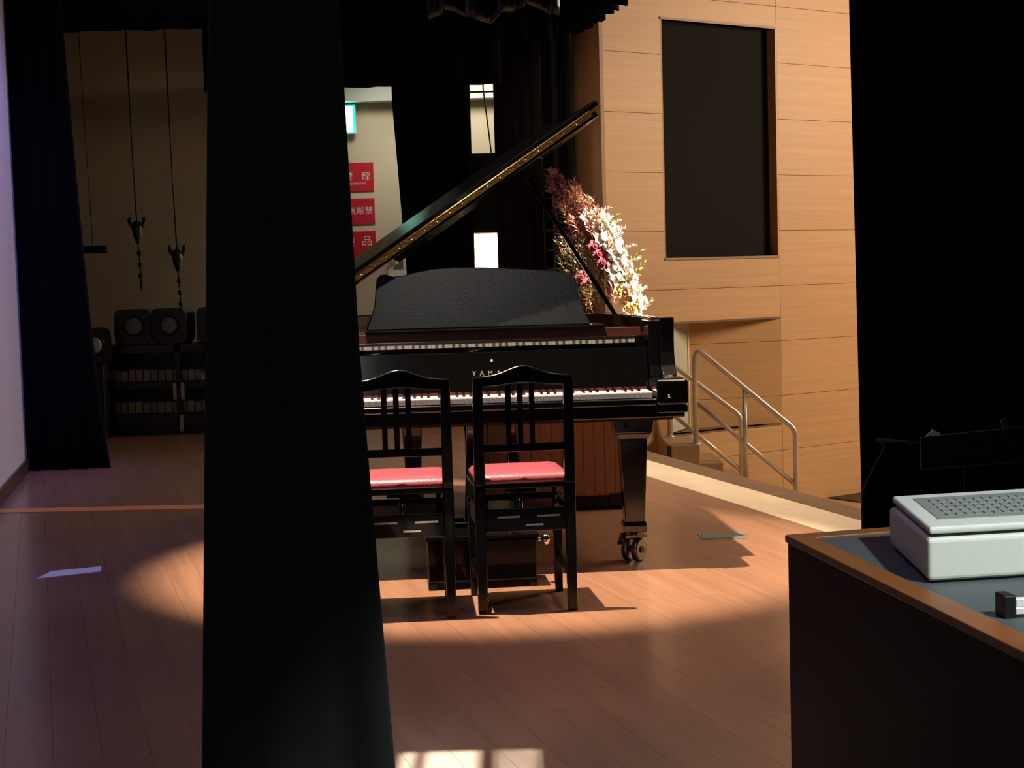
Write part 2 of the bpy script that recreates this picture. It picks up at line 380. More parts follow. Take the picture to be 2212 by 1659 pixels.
# landing and stairs
st = thing('stairs', 'pale wooden steps going down from the landing below the steel handrails', 'stairs', (1.40, 14.12, -.413))
MB().box(0, .28, 0, .80, -.832, 0).build('landing', M['pale_cab'], st, .004, 1)
for k in range(4):
    MB().box(.28+.208*k, .488+.208*k, 0, .80, -.832, -.166*(k+1)).build('step', M['pale_cab'], st, .004, 1)
MB().box(-.02, .02, -.02, .01, -.30, -.0).build('edge_post', M['plinth'], st)
MB().box(-.1, .26, -.02, -.002, -.34, -.31).build('base_trim', M['plinth'], st)
def handrail(Y, x0, z0, zt0, x1, zt1, zb, low0, low1, mid, label):
    t = thing('handrail', label, 'handrail', (x0, Y, zb if zb < z0 else z0), 0, 'steel stair handrails')
    oz = t.location.z
    def q(x, z): return (x-x0, 0, z-oz)
    MB().tube(fillet([q(x0, z0), q(x0, zt0), q(x1, zt1), q(x1, zb)], [.13, .07], 8), .025, 12).build('rail', M['steel'], t)
    MB().tube([q(x0, low0), q(x1, low1)], .021, 12).build('lower_rail', M['steel'], t)
    if mid:
        f = (mid-x0)/(x1-x0); MB().tube([q(mid, zt0+(zt1-zt0)*f-.01), q(mid, -.75)], .023, 12).build('post', M['steel'], t)
    for xx, zz in ((x0, z0), (x1, zb)): MB().lathe([(0, .012), (.045, .010), (.045, 0)], q(xx, zz), 16).build('flange', M['steel'], t)
handrail(14.2, 1.655, -.413, .475, 2.556, -.307, -1.245, -.025, -.815, 2.10, 'nearer of the two bent steel handrails, its rounded top beside the piano arm')
handrail(14.9, 1.49, -.413, .30, 2.166, -.233, -1.245, -.175, -.765, None, 'farther steel handrail, sloping down behind the nearer one toward the wall')

# ------------------------------------------------------------------ curtains and far side of the stage
def tc(o, label, cat='curtain', group=None): return tag(o, label, cat, group)
# near black leg
c = curtain([(-.552, 3.0), (-.308, 3.02)], 0, 4.2, .024, .15, M['velvet_soft'], lambda u, h: (1-u)*(-.084+.207*min(h, .405)) + u*(.041-.1*min(h, .405)+.028*max(0, 1-h/.24)), 'stage_curtain', 20, .006, phase=1.0)
tc(c, 'tall black curtain hanging nearest the camera, hiding the left end of the piano')
c = curtain([(1.085, 5.0), (1.7, 5.05), (3.6, 5.3)], 0, 5.0, .035, .24, M['velvet_blue'], lambda u, h: .036*(1-h)*(1-u) - .03*h*(1-u), 'stage_curtain', 10)
tc(c, 'wide black curtain behind the desk with the white box')
c = curtain([(-3.17, 10.05), (-2.66, 10.1)], 0, 3.9, .022, .13, M['velvet_blue'], lambda u, h: u*(.055*(1-h)**6 - .16*h) - (.0)*h + (1-u)*(-.02*h), 'stage_curtain', 26)
tc(c, 'narrow dark curtain hanging beside the violet-lit white wall')
c = curtain([(-4.2, 11.85), (-1.4, 11.9)], 3.06, 5.6, .03, .3, M['velvet'], None, 'border_curtain', 6)
tc(c, 'black border curtain across the top of the dim rear wall at left')
c = curtain([(-.915, 13.0), (-.28, 13.0)], 0, 5.2, .03, .16, M['velvet'], lambda u, h: (1-u)*max(0, (.5-h))*2*.14, 'stage_curtain', 20)
tc(c, 'far black curtain between the exit-sign wall and the lit gap')
c = curtain([(-.085, 13.05), (.30, 13.05)], 0, 5.2, .02, .1, M['velvet_brown'], None, 'stage_curtain', 8)
tc(c, 'dark brown curtain just right of the lit gap above the piano')
c = curtain([(.30, 13.3), (.575, 13.4)], 0, 5.2, .02, .14, M['velvet'], None, 'stage_curtain', 8)
tc(c, 'far black curtain meeting the left edge of the panelled wall behind the flowers')
c = curtain([(-2.4, 12.75), (-.02, 12.8)], 2.70, 5.4, .03, .3, M['velvet'], None, 'border_curtain', 6)
tc(c, 'black border curtain over the wall with the exit sign')
c = curtain([(-.2, 12.6), (.45, 12.7)], 3.02, 5.4, .02, .2, M['velvet'], None, 'border_curtain', 6)
tc(c, 'short black border curtain above the brown curtain')
c = curtain([(.40, 14.3), (.615, 13.6), (.93, 11.98), (1.35, 9.8), (1.75, 7.8)], 3.2, 5.6, .045, .22, M['velvet'], None, 'border_curtain', 6, bottom=lambda u, s: .02*math.sin(s*27)+.015*math.sin(s*11))
tc(c, 'black ragged-edged border curtain crossing the top left corner of the panelled wall')
c = curtain([(-.45, 9.6), (.35, 9.4)], 2.72, 3.6, .07, .17, M['satin_black'], None, 'gathered_drape', 14, bottom=lambda u, s: .04*math.sin(s*13))
tc(c, 'gathered glossy black drape hanging at the top above the piano lid', 'drape')
# black speaker between the two lit windows of the gap
t = thing('hanging_speaker', 'black box hanging in the lit gap between the two bright openings', 'speaker', (-.19, 13.3, 1.52))
MB().box(-.15, .15, -.12, .12, 0, .66).build('cabinet', M['black_plastic'], t, .01)
MB().box(-.13, .13, -.128, -.121, .03, .63).build('grille', M['dark_metal'], t)
MB().tube([(-.1, 0, .66), (-.1, 0, 3.6)], .005, 6).build('cable', M['dark_metal'], t)
MB().tube([(.13, -.05, .1), (.135, -.05, -.2), (.15, -.05, -.42)], .006, 6).build('cord', M['dark_metal'], t)
o = MB().tube([(-.165, 13.5, 3.6), (-.175, 13.5, 2.75), (-.12, 13.5, 2.2), (-.12, 13.5, 1.8)], .007, 6).build('hanging_cable', M['dark_metal'])
tag(o, 'thin dark cable hanging down the upper bright opening', 'cable')
t = thing('pipe_batten', 'thin dark horizontal pipe across the top of the upper bright opening', 'pipe', (-.17, 13.6, 2.732))
MB().tube([(-.2, 0, 0), (.2, 0, 0)], .008, 8).build('pipe', M['dark_metal'], t)
for sx in (-.19, .19): MB().tube([(sx, 0, 0), (sx, 0, 2.9)], .003, 5).build('wire', M['dark_metal'], t)
# column and wall ladder right of the brown curtain
o = MB().box(.235, .295, 12.95, 13.0, 0, 5.2).build('trim_1', M['velvet_brown']); tag(o, kind='structure')
t = thing('wall_ladder', 'narrow brown rung frame standing against the dark column behind the prop stick', 'ladder', (.345, 12.9, 0))
for sx in (-.035, .035): MB().box(sx-.006, sx+.006, -.01, .01, 0, 2.0).build('rail', M['velvet_brown'] if sx < 0 else M['rubber'], t)
for k in range(9): MB().box(-.03, .03, -.006, .006, .55+.16*k, .57+.16*k).build('rung', M['base_brown'], t)

# exit sign, notices
cb = MB().box(-2.6, .5, 14.3, 14.5, 2.76, 2.95).build('ceiling_band', M['plaster_grey']); tag(cb, kind='structure')
cb.name = 'trim_2'
t = thing('exit_sign', 'glowing green and white exit sign on the wall beside the near curtain', 'exit sign', (-1.47, 14.40, 2.48))
MB().box(-.15, .12, -.0, .05, 0, .26).build('housing', M['white_plastic'], t, .004, 1)
MB().box(-.145, .115, -.008, -.001, .004, .256).build('frame', M['exit_green'], t)
MB().box(-.135, .098, -.012, -.0085, .016, .244).build('panel', M['exit'], t)
xr = -1.212
def notice(zt, zb, label, lines):
    t = thing('notice', label, 'notice', (xr-.22, 14.488, (zt+zb)/2), 0, 'red notices')
    MB().box(-.22, .22, 0, .01, -(zt-zb)/2, (zt-zb)/2).build('board', M['red_sign'], t)
    for body, size, x, z in lines:
        o = text_mesh('lettering', body, size, M['sign_white'], t, .0006); o.rotation_euler = (PI/2, 0, 0); o.location = (x, -.002, z)
notice(2.225, 1.965, 'topmost of the three red notices under the exit sign', [('禁', .085, -.01, -.0), ('煙', .085, .15, -.0), ('NO SMOKING', .026, .07, -.06)])
notice(1.90, 1.665, 'middle one of the three red notices under the exit sign', [('火気厳禁', .078, .05, -.0)])
notice(1.60, 1.37, 'lowest of the three red notices, cut by the raised piano lid', [('危', .1, -.16, .02), ('険', .1, -.02, .02), ('品', .1, .14, .02)])
t = thing('switch_panel', 'small pale switch panel on the wall just under the raised lid', 'switch panel', (-1.01, 14.47, 1.28))
MB().box(-.1, .08, 0, .03, -.12, .14).build('plate', M['white_plastic'], t, .004, 1)
MB().box(-.045, .045, -.006, 0, -.03, .05).build('label_plate', M['strip_brown'], t)

# hoist cables on the dim back wall
def hoist(X, z, label):
    t = thing('cable_hoist', label, 'hoist', (X, 12.6, z), 0, 'hanging cable hoists')
    MB().tube([(-.035, 0, 2.6), (-.01, 0, .5), (0, 0, 0)], .006, 6).build('cable', M['dark_metal'], t)
    MB().lathe([(0, .06), (.03, .05), (.045, 0), (.035, -.06), (.012, -.12), (0, -.13)], (0, 0, 0), 12).build('hook_block', M['black_plastic'], t)
    for sx in (-1, 1):
        MB().tube([(0, 0, -.02), (sx*.045, 0, .02), (sx*.06, 0, .06), (sx*.055, 0, .085)], [.014, .014, .018, .012], 8).build('hook', M['black_plastic'], t)
    MB().tube([(0, 0, -.12), (.01, 0, -.28), (.012, 0, -.5)], .006, 6).build('chain', M['dark_metal'], t)
    for k in range(3): MB().lathe([(0, .025), (.018, .01), (.018, -.01), (0, -.025)], (.006+.002*k, 0, -.2-.09*k), 8).build('chain_weight', M['dark_metal'], t)
hoist(-2.95, 1.62, 'left of the two dark cable hoists hanging before the dim rear wall')
hoist(-2.64, 1.39, 'right of the two dark cable hoists hanging before the dim rear wall')
o = MB().box(-3.42, -3.19, 12.55, 12.6, 1.43, 1.49).build('wall_bar', M['dark_metal'], None, .005, 1)
tag(o, 'short dark bar mounted high beside the dark left curtain', 'bar')
o = thing('wire_line', 'thin dark wire hanging left of the cable hoists', 'wire', (-3.31, 12.6, 1.5)); MB().tube([(-.04, 0, 1.9), (0, 0, 0)], .003, 5).build('wire', M['dark_metal'], o)
# rack of floodlights
rk = thing('equipment_rack', 'long dark rack under the row of round-lensed floodlights', 'rack', (-2.6, 12.45, 0))
for x_ in (-.98, 0, .98): 
    for y_ in (-.18, .19): MB().box(x_-.02, x_+.02, y_-.02, y_+.02, 0, .70).build('post', M['black_plastic'], rk)
MB().box(-1.0, 1.0, -.2, .24, .06, .16).build('shelf', M['black_plastic'], rk)
MB().box(-1.0, 1.0, -.2, .24, .36, .41).build('shelf', M['black_plastic'], rk)
MB().box(-1.0, 1.0, -.2, .24, .64, .70).build('shelf', M['black_plastic'], rk)
MB().box(-1.0, 1.0, .2, .24, .0, .70).build('rear_panel', M['black_plastic'], rk)
MB().box(-1.0, 1.0, -.14, .2, .0, .06).build('bottom_panel', M['black_plastic'], rk)
for sx in (-.06, -.0): MB().box(.02+sx, .045+sx, -.215, -.2, .27, .40).build('front_slat', M['plaster'], rk)
MB().box(.0, .03, -.215, -.2, .02, .15).build('front_slat', M['plaster'], rk)
bl = MB().box(-.026, .026, -.07, .07, 0, .085).mesh('boxed_cable', M['pale_block'])
ORD = 'first second third fourth fifth sixth seventh eighth ninth tenth eleventh twelfth thirteenth fourteenth fifteenth'.split()
for r_, (zz, x0, n_, lab) in enumerate(((.41, -.66, 15, 'pale box in the close row on the upper shelf of the dark rack'), (.16, -.50, 13, 'pale box in the close row on the lower shelf of the dark rack'))):
    for k in range(n_):
        o = link('pale_box', bl, None, .004, 1); o.location = (-2.6 + x0 + .058*k, 12.365, zz + .002); o.scale = (1, 1, 1 + .12*rnd.random())
        tag(o, ORD[k] + ' pale box from the left in the row on the ' + ('upper' if r_ == 0 else 'lower') + ' rack shelf', 'box', 'pale boxes on the rack shelf, ' + ('upper' if r_ == 0 else 'lower'))
def flood():
    t = thing('floodlight', 'x', 'floodlight', (0, 0, 0), 0, 'floodlights on the rack')
    n = 20; poly = []
    for cx, cz, a0 in ((.10, .22, 0), (-.10, .22, 90), (-.10, .07, 180), (.10, .07, 270)):
        for k in range(5):
            a = math.radians(a0 + 22.5*k); poly.append((cx + .04*math.cos(a), cz + .06*math.sin(a)))
    MB().prism(poly, -.09, .13, 'y').build('housing', M['black_plastic'], t)
    MB().box(-.146, -.141, -.02, .02, 0, .2).box(.141, .146, -.02, .02, 0, .2).box(-.146, .146, -.02, .02, 0.001, .012).build('yoke', M['dark_metal'], t)
    mt = Matrix.Rotation(PI/2, 4, 'X')
    MB().lathe([(0, .022), (.04, .018), (.066, .006), (.070, 0)], (.01, -.092, .15), 20, mt).build('lens', M['lens'], t)
    MB().lathe([(.070, 0), (.070, .014), (.080, .014), (.080, 0)], (.01, -.09, .15), 20, mt).build('lens_ring', M['dark_metal'], t)
    return t
fl = flood()
for i, (X, Y_, dz, lab) in enumerate(((-3.22, 12.1, -.13, 'low floodlight at the left end of the rack, half behind the dark curtain'), (-2.95, 12.35, 0, 'second floodlight from the left in the row on the dark rack'), (-2.65, 12.35, .0, 'third floodlight from the left, with the palest round lens'), (-2.32, 12.4, .0, 'rightmost floodlight on the rack, cut by the big near curtain'))):
    o = fl if i == 0 else copy_tree(fl)
    o.location = (X, Y_, .70 + dz); o.rotation_euler = (0, 0, (.3, .1, -.15, .1)[i]); o['label'] = lab
    if i == 0:
        b_ = thing('low_stand', 'low black stand under the leftmost floodlight', 'stand', (X, Y_, 0)); MB().box(-.1, .1, -.08, .08, 0, .57).build('body', M['black_plastic'], b_, .01)

# ------------------------------------------------------------------ lectern, cabinet, flowers
t = thing('lectern', 'red-brown veneered wooden lectern standing behind the piano, seen under its keyboard', 'lectern', (.30, 7.75, 0), .03)
MB().box(-.28, .30, -.02, .40, .07, .90).build('body', M['lectern'], t, .004, 1)
for k in range(11): MB().box(-.270+.052*k, -.2192+.052*k, -.030, -.02, .08, .89).build('slat', M['lectern'], t, .003, 1)
MB().box(-.29, .31, -.01, .41, 0, .07).build('plinth', M['plinth'], t)
MB().box(.17, .24, -.035, -.01, .03, .075).build('foot_block', M['plinth'], t)
MB().box(-.30, .32, -.05, .42, .90, .92).build('top', M['lectern'], t, .004, 1)
t = thing('cabinet', 'pale two-door cabinet behind the piano, seen between the chairs', 'cabinet', (-.135, 8.2, 0), 0)
MB().box(-.12, .12, 0, .3, 0, .62).build('body', M['pale_cab'], t, .003, 1)
for sx in (-1, 1): MB().box(min(sx*.002, sx*.112), max(sx*.002, sx*.112), -.015, -.001, .03, .60).build('door', M['pale_cab'], t, .003, 1)

fr = random.Random(11)
def leaf_pts(L, W, bend, o, d, side):
    d = d.normalized(); s = d.cross(side).normalized(); n = s.cross(d)
    return [o, o + d*L*.45 + s*W/2 + n*bend*.5, o + d*L + n*bend*-.3, o + d*L*.45 - s*W/2 + n*bend*.5, o + d*L*.5 + n*bend*.9]
def sprig(m, seed, L=.15, nl=11, ll=.04, lw=.018):
    r = random.Random(seed); mb = MB(); pts = []
    for k in range(6): pts.append(Vector((.012*math.sin(k*.8+seed), .012*math.cos(k+seed), L*k/5)))
    mb.tube(pts, [.0022, .002, .002, .0016, .0014, .0008], 5)
    for k in range(nl):
        h = .18 + .82*k/(nl-1); p = Vector((.012*math.sin(h*5*.8+seed), .012*math.cos(h*5+seed), L*h)); a = k*2.4 + r.random()
        d = Vector((math.cos(a), math.sin(a), .5 + .9*h)); q = leaf_pts(ll*(.8+.5*r.random()), lw*(.8+.5*r.random()), .006, p, d, Vector((0, 0, 1)))
        mb.add(q, [(0, 1, 4), (1, 2, 4), (2, 3, 4), (3, 0, 4)], True)
    return mb.mesh('sprig', m)
def blossom(m, seed, R=.034, npet=6, layers=2):
    r = random.Random(seed); mb = MB()
    for ly in range(layers):
        for k in range(npet):
            a = 2*PI*k/npet + ly*.5; el = .25 + .65*ly; rr = R*(1 - .3*ly)
            prev = None; c = []
            for j in range(5):
                tt = j/4; rad = rr*tt; z = rr*(math.sin(el)*tt*1.0 - .35*tt*tt*(1-ly*.5)) ; w = rr*.42*math.sin(PI*min(1, .12+tt*.8))
                ca, sa = math.cos(a), math.sin(a)
                c.append([(rad*math.cos(el)*ca - sa*w*s, rad*math.cos(el)*sa + ca*w*s, z + (.12*rr if s == 0 else .2*rr*tt)) for s in (-1, 0, 1)])
            vs = [p for row_ in c for p in row_]
            mb.add(vs, [(j*3+i, j*3+i+1, j*3+i+4, j*3+i+3) for j in range(4) for i in range(2)], True)
    mb.lathe([(0, R*.62), (R*.2, R*.54), (R*.33, R*.34), (R*.3, R*.1), (0, 0)], (0, 0, 0), 8)
    return mb.mesh('blossom', m)
fa = thing('flower_arrangement', 'flower arrangement with russet leaves and brightly lit white blossoms behind the piano', 'flowers', (.42, 7.95, .921))
def loc(X, Z, dy=0): return Vector((X-.42, dy, Z-.921))
MB().lathe([(.0, 0), (.09, 0), (.10, .02), (.11, .045), (.10, .045), (0, .03)], (0, 0, 0), 20).build('vase', M['black_plastic'], fa)
bound = [(.96, .71), (1.0, .69), (1.12, .65), (1.22, .61), (1.30, .575), (1.38, .56), (1.46, .49), (1.53, .44), (1.58, .37), (1.63, .29)]
def xr_at(z):
    for (z0, x0), (z1, x1) in zip(bound, bound[1:]):
        if z0 <= z <= z1: return x0 + (x1-x0)*(z-z0)/(z1-z0)
    return .3
SR = [sprig(M['leaf_russet'], k) for k in range(4)]; SO = [sprig(M['leaf_olive'], k+9, .14, 12, .034, .016) for k in range(4)]
SG = [sprig(M['leaf_green'], k+19, .12, 8, .036, .016) for k in range(2)]
SW = [sprig(M['petal_white'], k+29, .13, 16, .022, .016) for k in range(3)]
BW = [blossom(M['petal_white'], k, .046+.008*k) for k in range(3)]; BP = [blossom(M['petal_pink'], 5, .038, 8, 3)]; BY = [blossom(M['petal_yellow'], 6, .026)]
def put(name, me, p, out, s=1.):
    o = link(name, me, fa); o.location = p; o.rotation_euler = out.to_track_quat('Z', 'Y').to_euler(); o.scale = (s, s, s)
    o.rotation_euler.rotate_axis('Z', fr.random()*6.28); return o
base = loc(.42, 1.0)
k = 0
while k < 250:
    z = .97 + .60*fr.random(); xr_ = xr_at(z + .05); xl = .29 + .02*math.sin(z*20)
    X = xl + (xr_-.05-xl)*fr.random()
    if X > xr_ - .03: continue
    dy = (fr.random()-.6)*.16; p = loc(X, z, dy)
    d = Vector(((X-.45)*1.6, -.35*fr.random()-.05, .55 + .3*fr.random()))
    lowleft = z < 1.25 and X < .5
    me = fr.choice(SO) if (lowleft or fr.random() < .2) else fr.choice(SR)
    put('leaf_sprig', me, p, d, .8); k += 1
for X, z, s in ((.27, 1.50, .9), (.30, 1.53, .8), (.40, 1.49, .8), (.26, 1.44, .7), (.28, 1.32, .7), (.29, 1.2, .7), (.28, 1.25, .7)):
    put('leaf_sprig', fr.choice(SO if z < 1.3 else SR), loc(X, z, -.05), Vector((-.35, -.1, .8)), s)
for z in [.99 + .032*j for j in range(15)]:
    X = xr_at(z) - .055
    put('white_flower', fr.choice(BW), loc(X + .02*(fr.random()-.5), z, -.05 + .05*(fr.random()-.5)), Vector((.9, -.55, .35)), 1.0 + .2*fr.random())
for z in [.99 + .05*j for j in range(10)]:
    put('white_flower', fr.choice(BW), loc(xr_at(z) - .105, z, -.08), Vector((.6, -.75, .3)), .95)
for z in [1.02 + .06*j for j in range(8)]:
    put('white_flower', fr.choice(BW), loc(xr_at(z) - .02, z, .0), Vector((.9, -.35, .3)), .85)
for X, z in ((.47, 1.42), (.45, 1.47), (.53, 1.36), (.50, 1.40), (.60, 1.22), (.63, 1.07), (.66, 1.0), (.57, 1.28), (.52, 1.33), (.55, 1.16)):
    put('white_sprig', fr.choice(SW), loc(X-.03, z-.03, -.03), Vector((.7, -.2, .5)), .8)
for X, z in ((.45, 1.26), (.47, 1.22), (.43, 1.30), (.36, 1.15)):
    put('pink_flower', BP[0], loc(X, z, -.11), Vector((.2, -.9, .2)), 1.0)
for X, z in ((.62, 1.26), (.60, 1.17), (.56, 1.05), (.60, 1.02), (.52, 1.1), (.64, 1.2), (.50, 1.44)):
    put('green_sprig', fr.choice(SG), loc(X-.02, z-.05, -.08), Vector((.6, -.3, .6)), .75)
for X, z in ((.57, 1.04), (.59, 1.0), (.55, 1.08), (.62, .99)):
    put('yellow_flower', BY[0], loc(X, z, -.1), Vector((.3, -.9, .2)), 1.)

# ------------------------------------------------------------------ grand piano
P = thing('grand_piano', 'glossy black grand piano with its lid raised', 'piano', (-.07+.003, 6.055, 0), math.radians(3.5))
BG = M['black_gloss']
KZ = .705
# outline of the case (x, y)
def case_outline(o=0.):
    pts = [(-.72+o, .30), (-.72+o, 1.75)]
    for a in range(0, 6): 
        t = a/5*PI/2; pts.append((-.40-(.32-o)*math.cos(t), 1.75+(.62-o)*math.sin(t)))
    pts += [(-.20, 2.34-o), (-.02-o*.6, 2.16-o*.6), (.10-o, 1.86), (.20-o, 1.60), (.36-o, 1.38), (.56-o, 1.20), (.67-o, 1.04), (.715-o, .84), (.72-o, .30)]
    return pts
out_, in_ = case_outline(0), case_outline(.055)
mb = MB(); n = len(out_)
vs = [(x, y, z) for z in (.66, .982) for x, y in out_] + [(x, y, z) for z in (.66, .982) for x, y in in_]
fs = []
for i in range(n-1):
    fs += [(i, i+1, n+i+1, n+i), (2*n+i+1, 2*n+i, 3*n+i, 3*n+i+1), (n+i, n+i+1, 3*n+i+1, 3*n+i), (i+1, i, 2*n+i, 2*n+i+1)]
fs += [(0, n, 3*n, 2*n), (n-1, 3*n-1, 4*n-1, 2*n-1)]
mb.add(vs, fs); mb.build('case_rim', BG, P, .004)
inn = case_outline(.057)
mb = MB(); vs = [(x, y, z) for z in (.84, .977) for x, y in inn] + [(x*.985, y-.004, z) for z in (.84, .977) for x, y in inn]
fs = []
for i in range(n-1): fs += [(2*n+i+1, 2*n+i, 3*n+i, 3*n+i+1), (i, i+1, n+i+1, n+i), (n+i, n+i+1, 3*n+i+1, 3*n+i)]
mb.add(vs, fs); mb.build('inner_rim', M['mahogany'], P)
MB().prism(case_outline(.06), .84, .85).build('soundboard', M['mahogany'], P)
MB().prism(case_outline(.09), .885, .90).build('cast_plate', M['gold'], P, .004)
# strings as one uncountable sheet
mb = MB()
for k in range(90):
    x0 = -.60 + 1.22*k/89; yl = 2.1 if x0 < -.3 else max(.75, 2.05-1.4*(x0+.3)); mb.bar((x0, .34, .912), (x0-.05, yl, .912), .0018)
st_ = mb.build('strings', M['brass_old'], P); tag(st_, kind='stuff')
mb = MB()
for k in range(70): mb.box(-.60+.0175*k, -.592+.0175*k, .62, .68, .915, .945)
tag(mb.build('dampers', BG, P), kind='stuff')
MB().box(-.62, .62, .332, .36, .86, .9475).build('stretcher', M['mahogany'], P, .002)
MB().box(-.62, .62, .30, .34, .903, .915).build('string_felt', M['felt_red'], P)
MB().box(-.665, -.60, .36, .62, .90, 1.0).build('felt_block', M['felt_red'], P)
# keybed, arms, key blocks
MB().box(-.735, .735, -.02, .34, .605, .66).build('keybed', BG, P, .005)
MB().box(-.70, .70, .05, .6, .59, .605).build('keybed_underside', M['plinth'], P)
MB().box(-.625, .625, -.035, -.006, .655, KZ-.024).build('key_slip', BG, P, .006, 3)
for sx in (-1, 1):
    a, b = sorted((sx*.622, sx*.745))
    MB().box(a, b, -.05, .17, .655, .755).build('key_block', BG, P, .012, 3)
    MB().box(min(sx*.622, sx*.742), max(sx*.622, sx*.742), -.045, .16, .625, .655).build('arm_base', BG, P, .004)
    # S-curved upper arm, profile in y,z
    prof = [(.36, .70), (.0, .755), (.06, .765), (.105, .80), (.125, .85), (.128, .90), (.122, .95), (.118, .988), (.36, .988)]
    prof[0] = (.36, .755)
    MB().prism(prof, min(sx*.665, sx*.722), max(sx*.665, sx*.722), 'x').build('arm', BG, P, .005)
    MB().prism([(.36, .755), (.12, .755), (.145, .80), (.155, .90), (.16, .975), (.36, .975)], min(sx*.625, sx*.664), max(sx*.625, sx*.664), 'x').build('arm_cheek', BG, P, .004)
    MB().lathe([(0, .012), (.006, .010), (.008, 0)], (sx*.668, -.052, .69), 10, Matrix.Rotation(PI/2, 4, 'X')).build('key_block_screw', M['chrome'], P)
# keys
whites = 52; pw = 1.2246/whites
wk = MB(); wk.box(-pw/2+.0006, pw/2-.0006, 0, .150, KZ-.022, KZ).box(-pw/2+.0006, pw/2-.0006, -.003, 0, KZ-.004, KZ)
wme = wk.mesh('white_key', M['ivory'])
bk = MB(); bk.frustum((0, .1, KZ), (.0058, .048), (0, .103, KZ+.011), (.0048, .044)); bme = bk.mesh('black_key', M['ebony'])
for i in range(whites):
    o = link('white_key', wme, P); o.location = (-.6123 + pw*(i+.5), 0, 0)
    letter = (i + 5) % 7     # 0 = C, first key is A
    if letter in (0, 1, 3, 4, 5) and i < whites-1:
        o = link('black_key', bme, P); o.location = (-.6123 + pw*(i+1) + {0: -.002, 1: .002, 3: -.003, 4: 0, 5: .003}[letter], 0, 0)
MB().box(-.612, .612, .148, .156, KZ, KZ+.010).build('key_felt', M['felt_red'], P)
# fallboard, leaning slightly back, with an overhanging lip that mirrors the keys
MB().prism([(.158, .715), (.172, .715), (.196, .872), (.182, .872)], -.622, .622, 'x').build('fallboard', BG, P, .003)
MB().prism([(.188, .890), (.1777, .907), (.184, .918), (.21, .918), (.21, .890)], -.60, .575, 'x').build('fallboard_lip', BG, P, .0015)
o = text_mesh('fallboard_lettering', 'Y  A  M  A  H  A', .026, M['gilt'], P, .0004); o.rotation_euler = (PI/2 - .152, 0, 0); o.location = (.01, .1675, .787)
MB().lathe([(0, .004), (.005, .003), (.006, 0)], (.0, .176, .835), 10, Matrix.Rotation(PI/2, 4, 'X')).build('fallboard_emblem', M['gilt'], P)
MB().box(-.62, .62, .205, .30, .85, .918).build('name_rail', BG, P, .004)
MB().box(-.622, .622, .30, .315, .80, .91).build('pin_block', M['mahogany'], P)
# music desk: shelf and panel
MB().box(-.50, .47, .30, .55, .948, .962).build('music_shelf', BG, P, .004)
for sx in (-1, 1): MB().box(sx*.5-.1, sx*.5+.08, .40, .50, .93, .948).build('music_rail', BG, P, .003)
desk = [(-.487, 0), (.43, 0), (.427, .012), (.405, .055), (.392, .10), (.387, .15), (.381, .18), (.366, .203), (.34, .213), (.30, .217), (.16, .229), (0, .240), (-.10, .243), (-.20, .240), (-.28, .228), (-.34, .214), (-.375, .213), (-.40, .222), (-.425, .221), (-.44, .205), (-.446, .16), (-.452, .10), (-.468, .05), (-.484, .012)]
mt = Matrix.Translation((-.01, .40, .962)) @ Matrix.Rotation(-.24, 4, 'X')
MB().prism([(x, z*1.055) for x, z in desk], 0, .014, 'y', mt).build('music_desk', M['black_satin_wood'], P, .004, 2)
# lid hinged on the bass side
LA = math.radians(33.3); hinge = Vector((-.745, 0, 1.008))
lid_e = bpy.data.objects.new('lid', None)
def lidm(dz=0): return Matrix.Translation(hinge) @ Matrix.Rotation(-LA, 4, 'Y') @ Matrix.Translation((0, 0, dz))
lo = [(0, .30), (0, 1.78)]
for a in range(0, 6): t = a/5*PI/2; lo.append((.34-.34*math.cos(t), 1.78+.62*math.sin(t)))
lo += [(.56, 2.36), (.76, 2.18), (.88, 1.88), (.98, 1.62), (1.14, 1.40), (1.34, 1.22), (1.42, 1.06), (1.455, .86), (1.455, .36), (1.45, .33), (1.42, .32), (0.0, .32)]
lo = lo[1:]; lo.insert(0, (0, .32)); lo = lo[:-1]
LID = MB().prism(lo, 0, .024, 'z', lidm()).build('lid', BG, P, .004)
MB().tube([lidm() @ Vector((0.02, .314, .032)), lidm() @ Vector((1.40, .314, .032))], .0055, 10).build('lid_hinge', M['brass'], LID)
mb = MB()
mb.box(.01, 1.43, .309, .319, .012, .030, lidm())
mb.build('hinge_leaf', M['brass'], LID)
for k in range(22):
    MB().lathe([(0, .004), (.004, .002), (.004, 0)], lidm() @ Vector((.05+.062*k, .306, .02)), 8, Matrix.Rotation(PI/2, 4, 'X')).build('hinge_screw', M['brass_old'], LID)
# front flap folded back over the lid, its free edge a little raised
flm = lidm(.034) @ Matrix.Translation((0, .32, 0)) @ Matrix.Rotation(math.radians(7), 4, 'X')
MB().prism([(.0, 0), (1.475, 0), (1.475, .05), (1.32, .10), (1.30, .40), (.02, .42)], 0, .022, 'z', flm).build('lid_flap', BG, LID, .004)
# prop stick
MB().bar((.60, .92, .97), (.215, .93, 1.60), .028, .018).build('prop_stick', BG, P, .004)
MB().box(.585, .615, .90, .94, .94, .985).build('prop_hinge', M['brass_old'], P)
